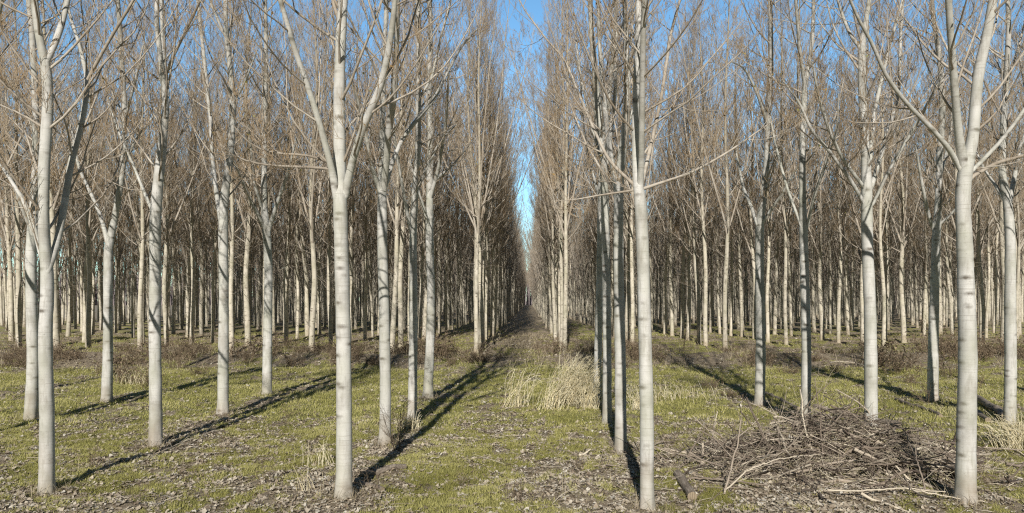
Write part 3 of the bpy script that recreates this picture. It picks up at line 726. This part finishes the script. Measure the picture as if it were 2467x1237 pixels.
# ------------------------------------------------------------------ straw grass clumps
def straw_clump(px, py, n, hgt, spread, leanx, label, seed, thick=.0075):
    rg = np.random.default_rng(seed); b = onground(px, py)
    root = empty('straw_grass', b)
    tag(root, label, 'dry grass', 'tall straw coloured grass clumps')
    mb = MB()
    x = rg.normal(0, spread, n); y = rg.normal(0, spread*.6, n)
    z = gz(x+b[0], y+b[1])-b[2]-.02
    az = rg.uniform(0, 2*np.pi, n); D = np.stack([.26*np.cos(az)+leanx, .26*np.sin(az), np.ones(n)], 1)
    h = hgt*rg.uniform(.45, 1.05, n)
    P = np.zeros((n, 9, 3)); P[:, 0] = np.stack([x, y, z], 1); d = norm(D)
    droop = rg.uniform(.0, .10, n)[:, None]
    sd = norm(np.stack([d[:, 0]+leanx*.8, d[:, 1], np.zeros(n)], 1))
    for i in range(1, 9):
        d = norm(d+droop*(i > 3)*(i-3)*1.5*(sd*.5-np.array([0, 0, .55]))+rg.normal(0, .013, (n, 3))); P[:, i] = P[:, i-1]+d*(h/8)[:, None]
    P[..., 2] = np.maximum(P[..., 2], z.min()+.03)
    mb.tubes(P, np.full((n, 1), thick)*np.linspace(1, .45, 9)[None], 3, 0, np.clip(rg.normal(.55, .22, n), 0, 1))
    link('stalks', mb.build('stalks'), [M_straw], root)
    mb = MB(); m = int(n*.45); i = rg.integers(0, n, m); k = rg.integers(1, 6, m)
    S = P[i, k]; a = rg.uniform(0, 2*np.pi, m); D = np.stack([np.cos(a)+leanx, np.sin(a), rg.uniform(.2, 1.2, m)], 1)
    Q = grow(S, D, rg.uniform(.12, .38, m)*hgt, 5, -.6, .12, rg)
    Q[..., 2] = np.maximum(Q[..., 2], z.min()+.02)
    w = np.linspace(1, .2, 5)[None, :, None]*thick*1.6; side = norm(np.cross(Q[:, -1]-Q[:, 0], [0, 0, 1.]))[:, None]
    V = np.stack([Q-side*w, Q+side*w], 2).reshape(m, 10, 3); o = (np.arange(m)*10)[:, None]
    q = np.concatenate([np.concatenate([o+2*j, o+2*j+1, o+2*j+3, o+2*j+2], 1) for j in range(4)])
    mb.add(V, q, c=np.repeat(np.clip(rg.normal(.6, .2, m), 0, 1), 10))
    link('leaf_blades', mb.build('leaf_blades'), [M_straw], root)
for a in [
 (1366, 975, 320, 1.68, .22, .25, 'big fountain of tall straw grass bowing over before the right lane trunks', 1),
 (1325, 985, 60, 1.1, .20, .34, 'lower left part of the big straw grass patch, leaning over the lane', 2),
 (1415, 985, 110, 1.35, .16, .12, 'straw grass tuft pressed against the fourth trunk on the right lane edge', 3),
 (1245, 980, 40, 1.30, .20, .22, 'sparse straw grass stems on the left of the big patch, arching over the lane', 4),
 (1600, 955, 170, .55, .9, -.1, 'low pale straw grass behind the nearest right lane trunk', 5),
 (765, 1120, 34, .55, .16, -.12, 'small straw grass tuft left of the trident trunk', 6, .0045),
 (745, 1175, 16, .4, .16, -.1, 'shortest straw tuft on the leaves, in front left of the trident trunk', 7, .0045),
 (2462, 1085, 170, .85, .26, -.28, 'pale straw grass bursting at the foot of the far right trunk', 8),
 (1540, 985, 70, .5, .12, 0, 'straw tuft showing between the two nearest right lane trunks', 9),
 (330, 925, 60, .7, .35, 0, 'thin straw grass behind the leftmost trunks in the brown weeds', 10),
 (985, 1035, 70, .45, .16, .1, 'short dry tuft in the shadow band at the third left lane trunk', 11)]:
    straw_clump(*a)

# ------------------------------------------------------------------ saplings and dead shrubs
def shrub_mesh(seed, h, nst, spread, leafy, mat_leafy=True, thick=1.0):
    rg = np.random.default_rng(seed); mb = MB()
    az = rg.uniform(0, 2*np.pi, nst); r = rg.uniform(0, spread*.5, nst)
    S = np.stack([r*np.cos(az), r*np.sin(az), np.full(nst, -.05)], 1)
    D = np.stack([np.cos(az)*rg.uniform(.05, .8, nst), np.sin(az)*rg.uniform(.05, .8, nst), np.ones(nst)], 1)
    L = h*rg.uniform(.5, 1.15, nst)
    P1 = grow(S, D, L, 8, .1, .10, rg); R1 = taper(np.full(nst, .007*thick), 8, .4); mb.tubes(P1, R1, 4, 0, rg.uniform(.2, .8, nst))
    s, d, t, r_ = kids(P1, R1, 7, .15, .95, .5, 1.1, rg)
    P2 = grow(s, d, np.repeat(L, 7)*rg.uniform(.12, .38, len(t)), 5, .2, .16, rg); R2 = taper(np.full(len(t), .004*thick), 5, .5); mb.tubes(P2, R2, 3, 0, rg.uniform(.1, .9, len(t)))
    s, d, t, r_ = kids(P2, R2, 3, .3, 1, .4, 1.1, rg)
    P3 = grow(s, d, rg.uniform(.05, .2, len(t))*h, 3, .1, .15, rg); mb.tubes(P3, taper(np.full(len(t), .0028*thick), 3, .6), 3, 0, rg.uniform(.1, .9, len(t)))
    if leafy:
        tips = P3[:, -1]; tips = tips[rg.uniform(0, 1, len(tips)) < leafy]; n = len(tips)
        a = norm(rg.normal(0, 1, (n, 3))); b = norm(np.cross(a, rg.normal(0, 1, (n, 3)))); sz = rg.uniform(.02, .05, n)[:, None]
        V = np.stack([tips, tips+a*sz+b*sz*.6, tips+a*sz*2-np.array([0, 0, .02]), tips+a*sz-b*sz*.6], 1)
        mb.add(V, np.arange(n*4).reshape(n, 4), m=0, c=np.repeat(rg.uniform(.1, .8, n), 4))
    return mb.build('shrub')
def single_shrub(px, py, h, nst, spread, label, seed, name='dead_sapling', leafy=0, cat='sapling', thick=1.):
    b = onground(px, py); o = link(name, shrub_mesh(seed, h, nst, spread, leafy, thick=thick), [M_weed], None, b)
    tag(o, label, cat); return o
single_shrub(952, 1085, 1.35, 6, .25, 'bare dark sapling with wiry twigs right of the second left lane trunk', 51)
single_shrub(2238, 975, 1.0, 5, .25, 'thorny dark sapling at the foot of the third row trunk right of the lane', 52)
single_shrub(1985, 1085, .95, 6, .4, 'grey leafless sapling sticking up from the back of the brushwood', 53)
single_shrub(1785, 1120, .9, 5, .5, 'wiry bare sapling in front of the brushwood, at its left end', 54)
single_shrub(830, 940, .9, 4, .2, 'thin dry seedling in the shadow band behind the trident trunk', 55)
single_shrub(1650, 850, 1.7, 7, .5, 'tall dark bare seedling clump in the brush strip right of the lane', 56, thick=1.3)

shr = []
NS = 10
for i in range(NS):
    m = shrub_mesh(600+i, [.75, .95, .6, 1.1, .8, .5, .7, 1.5, 1.3, 1.7][i], [20, 24, 30, 16, 22, 26, 20, 7, 9, 6][i], [1.3, 1.5, 1.7, 1.1, 1.4, 1.8, 1.3, .7, .9, .5][i], [.75, .6, .8, .5, .75, .8, .7, .15, .2, .1][i], thick=1.3)
    m.materials.append(M_weed); shr.append(m)
rg = np.random.default_rng(31)
cnt = {}
for i in range(190):
    x = rg.uniform(-29, 27)
    y = 35.0+1.6*np.sin(x*.31)+rg.normal(0, 2.6)
    if -2.2 < x < 1.3: continue
    if wavesum(np.array(x), np.array(y), W_g1) < -.15: continue
    if not (-.79 < x/y < .74): continue
    side = 'left' if x < 0 else 'right'
    row = int(round((x-1.95)/4.8)); rr = row if row >= 0 else -row-1; rr = min(rr, 7)
    o = bpy.data.objects.new('dead_shrub', shr[int(rg.integers(0, NS))]); COL.objects.link(o)
    o.location = (x, y, gzf(x, y)); o.rotation_euler.z = rg.uniform(0, 6.28); s = rg.choice([.45, .7, 1.0, 1.45], p=[.35, .3, .25, .1])*rg.uniform(.85, 1.15); o.scale = (s*1.2, s*1.2, s)
    tag(o, f'brown tangled dead shrub on the brush strip {side} of the lane, by its {ROWN[rr]} row', 'shrub', f'dead shrubs {side} of the lane by the {ROWN[rr]} row')
# looser weeds further forward, as single plants
wd = [(300, 925, .8), (350, 935, .7), (270, 900, .7), (430, 890, .7), (700, 870, .8), (900, 880, .75), (1010, 870, .6), (1090, 870, .6), (600, 880, .6), (1300, 845, .55), (1345, 840, .5),
      (1720, 940, .5), (1760, 960, .45), (2010, 900, .5), (2190, 925, .5), (2330, 940, .6), (1900, 900, .5), (1150, 850, .6), (30, 880, .7), (180, 880, .8), (480, 905, .5)]
wl = ['by the third row left trunks', 'behind the shaded edge trunk', 'behind the slanting leader trunk at left', 'between the second row left trunks', 'beyond the furthest second row left trunk', 'right behind the trident trunk',
      'behind the third left lane trunk', 'where the wide shadow meets the brush', 'past the bending leader trunk', 'at the far end of the grass lane', 'just before the first far right lane trunk',
      'left of the cup forked trunk', 'at the foot of the cup forked trunk', 'between the brushwood and the brush strip', 'left of the third row right trunk', 'behind the thickest trunk',
      'behind the high Y fork trunk', 'at the front left lane tree of the far block', 'at the extreme left edge', 'left of the slanting leader trunk', 'in the green strip at left']
for i, ((px, py, h), w_) in enumerate(zip(wd, wl)):
    b = onground(px, py); o = bpy.data.objects.new('dead_weed', shr[i % 7]); COL.objects.link(o); o.location = b; o.rotation_euler.z = i*1.3; o.scale = (h*.9, h*.9, h*1.2)
    tag(o, 'brown dry weed '+w_, 'weed', 'dry weeds standing in the grass')

fgw = [(1120, 1175, .34, 'left of the middle of the lane'), (1245, 1205, .30, 'at the bottom middle of the lane'), (640, 1170, .36, 'left of the trident trunk'), (455, 1160, .42, 'between the two leftmost front trunks'),
       (220, 1130, .45, 'right of the leftmost front trunk'), (900, 1205, .35, 'right beside the foot of the trident trunk'), (1610, 1075, .40, 'behind the nearest right lane trunk'), (1395, 1130, .30, 'in the right half of the lane'),
       (540, 1100, .40, 'in front of the bending leader trunk'), (700, 1010, .42, 'between the trident trunk and the second row'), (2390, 1180, .42, 'right of the thickest trunk'), (1700, 1060, .40, 'left of the brushwood'), (330, 1215, .32, 'at the bottom left among the leaves')]
for i, (px, py, h, w_) in enumerate(fgw):
    b = onground(px, py); o = bpy.data.objects.new('dry_sprig', shr[7+i % 3]); COL.objects.link(o); o.location = b; o.rotation_euler.z = i*2.1; o.scale = (h*.9, h*.9, h*.75)
    tag(o, 'small dry twiggy sprig '+w_, 'weed', 'small dry sprigs in the foreground')
# ------------------------------------------------------------------ logs
def log(px0, py0, px1, py1, d, label, seed, lift=0.0, both=True, end_lift=0.0, d1=None, z0=None):
    a = onground(px0, py0); b = onground(px1, py1); L = np.linalg.norm(b-a)
    rg = np.random.default_rng(seed); n = max(8, int(L/.12)); r0, r1 = d/2, (d1 or d)/2
    t = np.linspace(0, 1, n)[:, None]; W = a*(1-t)+b*t
    W[:, 2] = W[:, 2]*.3+(gz(W[:, 0], W[:, 1])*.7)+np.linspace(r0, r1, n)*.75+lift+end_lift*t[:, 0]
    bend = .03*L*np.sin(t[:, 0]*np.pi+rg.uniform(-.4, .4)); W[:, 0] += bend*.5
    c = W.mean(0); P = W-c; sides = 14
    root = empty('log', c); tag(root, label, 'log')
    mb = MB(); Rr = np.linspace(r0, r1, n)*(1+.05*np.sin(np.linspace(0, 9, n)+seed)); mb.tubes(P, Rr, sides)
    V = mb.v[0].reshape(n, sides, 3); rel = V-P[:, None]; V = P[:, None]+rel*(1+rg.normal(0, .035, (n, sides)))[..., None]; mb.v[0] = V.reshape(-1, 3)
    link('bark', mb.build('bark'), [M_log], root)
    for e, nrm in ((0, P[0]-P[1]), (-1, P[-1]-P[-2])):
        ring = V[e]; cen = ring.mean(0)+norm(nrm)*.004
        m2 = MB(); vv = np.concatenate([[cen], ring+norm(nrm)*.002]); k = np.arange(sides)
        tri = np.stack([np.zeros(sides, int), 1+k, 1+(k+1) % sides], 1)
        if e == 0: tri = tri[:, ::-1]
        m2.add(vv-cen, None, tri); o = link('cut_end', m2.build('cut_end'), [M_cut], root, cen)
    return root
for a in [
 (1668, 1205, 1632, 1150, .15, 'log in the leaves left of the brushwood, cut end facing the viewer', 1),
 (2168, 1050, 1960, 1000, .11, 'long straight dark pole resting across the back of the brushwood', 2, .22),
 (2320, 1165, 2235, 1095, .19, 'dark log wedged between the brushwood and the thickest trunk', 3, .05),
 (2418, 1018, 2330, 960, .17, 'upper of two dark logs between the thickest trunk and the far right trunk', 4, .08),
 (2380, 1022, 2318, 985, .14, 'lower and shorter of two dark logs left of the far right trunk', 5),
 (922, 1185, 858, 1166, .09, 'short broken billet beside the foot of the trident trunk', 6),
 (975, 1130, 868, 1148, .10, 'weathered branch log in the shadow right of the trident trunk', 7),
 (1925, 990, 1845, 950, .10, 'dark pole lying behind the cup forked trunk', 8),
 (2265, 1005, 2160, 965, .10, 'dark pole in the grass behind the five limbed trunk', 9)]:
    log(*a)

# ------------------------------------------------------------------ brushwood heap
rg = np.random.default_rng(61)
cx, cy = onground(2010, 1120)[:2]
def heap_h(x, y): return .88*np.exp(-(((x-cx)/1.35)**2+((y-cy)/.95)**2)) + .30*np.exp(-(((x-cx+1.3)/1.2)**2+((y-cy+.2)/.9)**2)) + .28*np.exp(-(((x-cx-1.1)/.9)**2+((y-cy+.5)/.8)**2))
n = 1150
x = cx+rg.normal(-.15, 1.5, n); y = cy+rg.normal(-.15, .9, n); hh = heap_h(x, y)
a = rg.normal(-.35, .95, n)+np.where(rg.uniform(0, 1, n) < .5, 0, np.pi)
D = np.stack([np.cos(a), np.sin(a)*.8, rg.normal(.10, .38, n)], 1)
L = rg.uniform(.25, 1.7, n); S = np.stack([x, y, gz(x, y)+hh*rg.uniform(.0, 1, n)**.6], 1)-norm(D)*(L/2)[:, None]
P = grow(S, D, L, 7, -.1, .13, rg); P[..., 2] = np.maximum(P[..., 2], gz(P[..., 0], P[..., 1])+.01)
mb = MB(); rd = np.clip(rg.lognormal(-4.75, .65, n), .003, .034)
R1 = taper(rd, 7, .45); mb.tubes(P, R1, 5, 0, np.clip(rg.normal(.40, .30, n), 0, 1))
s, d, t, r_ = kids(P, R1, 3, .2, 1, .35, .9, rg)
P2 = grow(s, d, rg.uniform(.12, .5, len(t)), 4, .1, .16, rg); P2[..., 2] = np.maximum(P2[..., 2], gz(P2[..., 0], P2[..., 1])+.008)
mb.tubes(P2, taper(np.clip(r_*.55, .0018, .006), 4, .5), 3, 0, np.clip(rg.normal(.55, .25, len(t)), 0, 1))
tag(link('brushwood', mb.build('brushwood'), [M_stick]), 'tangled heap of cut branches and sticks at the right front', 'brushwood', kind='stuff')
mb = MB(); n = 900; x = cx+rg.normal(0, 1.1, n); y = cy+rg.normal(-.2, .7, n)
v, t, c = leaves(x, y, .10*rg.uniform(.5, 1.2, n), np.clip(rg.normal(.45, .2, n), 0, 1), rg, lift=heap_h(x, y)*rg.uniform(.2, .95, n)); mb.add(v, None, t, 0, c)
n = 1600; x = cx+rg.normal(0, 1.1, n); y = cy+rg.normal(-.3, .6, n)
D = np.stack([rg.normal(0, 1, n), rg.normal(0, .6, n), rg.uniform(.1, 1.2, n)], 1); S = np.stack([x, y, gz(x, y)+heap_h(x, y)*rg.uniform(0, .8, n)], 1)
P = grow(S, D, rg.uniform(.15, .5, n), 5, -.9, .15, rg); P[..., 2] = np.maximum(P[..., 2], gz(P[..., 0], P[..., 1])+.01)
mb.tubes(P, taper(np.full(n, .0028), 5, .4), 3, 1, np.clip(rg.normal(.5, .25, n), 0, 1))
tag(link('dry_debris', mb.build('dry_debris'), [M_leaf, M_straw]), 'withered leaves and straw caught in the brushwood heap', 'debris', kind='stuff')

def branch(pts, w0, w1, label, seed, tone=.8, nk=5, lenk=.4):
    """one larger fallen branch with side twigs; pts = (photo x, photo y of the ground below it, height above ground)"""
    W = []
    for (px, py, h) in pts:
        b = onground(px, py); b[2] += h; W.append(b)
    P, Rr = resample(np.array(W), np.linspace(w0, w1, len(W)), .07); o = P[0].copy(); rg = np.random.default_rng(seed)
    P = P-o+rg.normal(0, .006, P.shape); mb = MB(); mb.tubes(P, Rr, 8, 0, [tone])
    if nk:
        L = np.linalg.norm(P[-1]-P[0]); s, d, t, r_ = kids(P[None], Rr[None], nk, .2, .97, .4, .9, rg)
        P2 = grow(s, d, L*lenk*rg.uniform(.4, 1, nk), 7, .25, .12, rg); R2 = taper(r_*.5, 7, .4); mb.tubes(P2, R2, 5, 0, np.full(nk, tone))
        s, d, t, r_ = kids(P2, R2, 4, .2, 1, .4, .9, rg); P3 = grow(s, d, L*lenk*.35*rg.uniform(.4, 1, len(t)), 4, .1, .14, rg)
        mb.tubes(P3, taper(np.clip(r_*.6, .0018, .006), 4, .5), 3, 0, np.full(len(t), tone))
    x = link('fallen_branch', mb.build('fallen_branch'), [M_stick], None, o); tag(x, label, 'branch'); return x
branch([(1745,1195,.02),(1760,1190,.35),(1778,1180,.75),(1785,1175,1.1)], .018, .008, 'grey branch propped upright at the left front of the heap', 1, .6, 6, .5)
branch([(1745,1195,.05),(1800,1170,.25),(1880,1160,.38),(1990,1150,.42)], .014, .006, 'pale barkless branch curving right from the left front of the heap', 2, .85, 3, .3)
branch([(1990,1203,.10),(2080,1206,.14),(2180,1204,.18),(2280,1206,.12)], .013, .007, 'long pale peeled pole lying along the front of the heap', 3, .9, 1, .12)
branch([(2180,1204,.17),(2280,1212,.10),(2380,1222,.05)], .010, .006, 'thin peeled stick reaching right past the thickest trunk', 4, .9, 0)
branch([(1850,1150,.15),(1895,1120,.45),(1920,1110,.75),(1990,1090,1.05)], .02, .008, 'grey forked branch rising over the middle left of the heap', 5, .65, 6, .5)
branch([(1640,1105,.05),(1700,1120,.15),(1800,1135,.2),(1900,1150,.25)], .014, .009, 'brown branch trailing left out of the heap', 6, .55, 5, .3)
branch([(1690,1125,.0),(1695,1125,.25),(1692,1125,.46)], .032, .022, 'short weathered stake standing left of the heap', 7, .75, 0)
branch([(2000,1150,.2),(2060,1140,.5),(2140,1150,.5),(2260,1170,.3)], .03, .015, 'thick brown branch lying over the top right of the heap', 8, .4, 4, .3)
branch([(2230,1190,.05),(2215,1180,.35),(2190,1150,.6),(2170,1130,.85)], .014, .006, 'slim brown branch leaning left at the right end of the heap', 9, .5, 5, .4)
branch([(2300,1160,.0),(2270,1120,.35),(2240,1090,.55),(2190,1070,.6)], .012, .006, 'curved dark branch arching beside the thickest trunk', 10, .15, 6, .4)
branch([(1450,1110,.02),(1500,1097,.05),(1545,1085,.06)], .012, .006, 'thin broken branch lying across the foot of the second right lane trunk', 11, .7, 1, .3)
branch([(2120,895,.0),(2060,880,.10),(2010,868,.25)], .03, .02, 'pale branch lying in the brush strip behind the five limbed trunk', 12, .95, 3, .3)
branch([(1150,860,.05),(1230,790,.2),(1290,765,.1)], .02, .012, 'long pale dead branch lying far down the lane', 13, .9, 2, .2)
branch([(300,1130,.0),(420,1085,.10),(520,1050,.12)], .010, .005, 'thin dry branch on the leaves right of the leftmost trunk', 14, .75, 6, .3)
branch([(1620,1160,.02),(1720,1170,.1),(1850,1190,.12)], .02, .01, 'crooked brown branch low at the front left of the heap', 15, .45, 5, .3)
branch([(1930,1050,.1),(2010,1060,.45),(2110,1080,.5)], .022, .012, 'dark branch leaning on the back of the heap', 16, .2, 5, .35)
branch([(1760,1050,.0),(1820,1080,.3),(1890,1120,.5)], .016, .01, 'grey branch sloping up from the left onto the heap', 17, .6, 6, .4)

# ------------------------------------------------------------------ distant woods behind everything
rg = np.random.default_rng(9); mb = MB(); n = 2600
x = rg.uniform(-480, 420, n); y = rg.uniform(430, 520, n); h = rg.uniform(16, 25, n)
S = np.stack([x, y, np.zeros(n)-1], 1); P = grow(S, np.stack([rg.normal(0, .04, n), rg.normal(0, .04, n), np.ones(n)], 1), h, 4, .1, .02, rg)
mb.tubes(P, taper(np.full(n, .5), 4, .3), 4, 0)
s, d, t, r_ = kids(P, taper(np.full(n, .4), 4, .2), 14, .25, 1., .2, .7, rg)
P2 = grow(s, d, rg.uniform(2, 6, len(t)), 3, .6, .08, rg); mb.tubes(P2, taper(np.full(len(t), .22), 3, .3), 3, 1)
M_haze = twig_mat('distant_bark', [(.24, .20, .20), (.29, .25, .25), (.34, .30, .30), (.25, .20, .19)])
tag(link('distant_woods', mb.build('distant_woods'), [M_haze, M_haze]), 'faint line of bare woods far behind the plantation', 'woods', kind='stuff')

# ------------------------------------------------------------------ light, sky, camera
EL, AZ = 26.5, 3.9        # sun stands behind the camera, a little to its left
w = bpy.data.worlds.new('World'); scene.world = w; w.use_nodes = True
nt = w.node_tree; bg = nt.nodes['Background']; sky = nt.nodes.new('ShaderNodeTexSky'); sky.sky_type = 'NISHITA'; sky.sun_disc = False
sky.sun_elevation = R(EL); sky.sun_rotation = R(180+AZ); sky.altitude = 100; sky.air_density = 1.0; sky.dust_density = .1; sky.ozone_density = 1.0
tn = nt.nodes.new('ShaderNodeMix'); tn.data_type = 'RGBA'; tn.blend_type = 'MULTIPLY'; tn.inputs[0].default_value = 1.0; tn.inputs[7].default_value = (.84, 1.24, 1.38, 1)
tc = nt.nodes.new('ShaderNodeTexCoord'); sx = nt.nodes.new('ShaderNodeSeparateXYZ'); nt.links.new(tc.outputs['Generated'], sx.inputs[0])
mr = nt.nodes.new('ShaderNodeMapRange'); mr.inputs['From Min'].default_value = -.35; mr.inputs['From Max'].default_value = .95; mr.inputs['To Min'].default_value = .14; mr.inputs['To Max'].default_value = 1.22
nt.links.new(sx.outputs['Y'], mr.inputs['Value'])      # added ramp dims the sun-side sky to cut fill and deepen shadows
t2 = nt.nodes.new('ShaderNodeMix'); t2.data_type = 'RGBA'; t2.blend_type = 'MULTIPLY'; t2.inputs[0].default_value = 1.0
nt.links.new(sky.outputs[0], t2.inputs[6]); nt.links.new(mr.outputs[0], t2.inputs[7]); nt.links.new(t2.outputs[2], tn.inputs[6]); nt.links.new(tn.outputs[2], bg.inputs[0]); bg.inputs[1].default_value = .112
ld = bpy.data.lights.new('sun', 'SUN'); ld.energy = 5.0; ld.angle = R(.53); ld.color = (1., .955, .885)
so = bpy.data.objects.new('sun', ld); COL.objects.link(so)
dv = Vector((math.sin(R(AZ))*math.cos(R(EL)), math.cos(R(AZ))*math.cos(R(EL)), -math.sin(R(EL))))
so.rotation_euler = dv.to_track_quat('-Z', 'Y').to_euler(); so.location = (-5, -20, 20)
cd = bpy.data.cameras.new('camera'); cam = bpy.data.objects.new('camera', cd); COL.objects.link(cam)
cam.location = (0, 0, CAMH); cam.rotation_euler = (R(90), 0, 0)
cd.sensor_width = 36; cd.lens = PXF/2467*36; cd.clip_end = 6000; cd.clip_start = .1
cd.shift_x = -(VX-1233.5)/2467; cd.shift_y = (VY-618.5)/2467
scene.camera = cam
scene.view_settings.view_transform = 'Standard'; scene.view_settings.look = 'None'; scene.view_settings.exposure = 0
scene.cycles.use_denoising = False; scene.cycles.filter_width = 1.2
scene.cycles.max_bounces = 5; scene.cycles.diffuse_bounces = 2; scene.cycles.transmission_bounces = 2
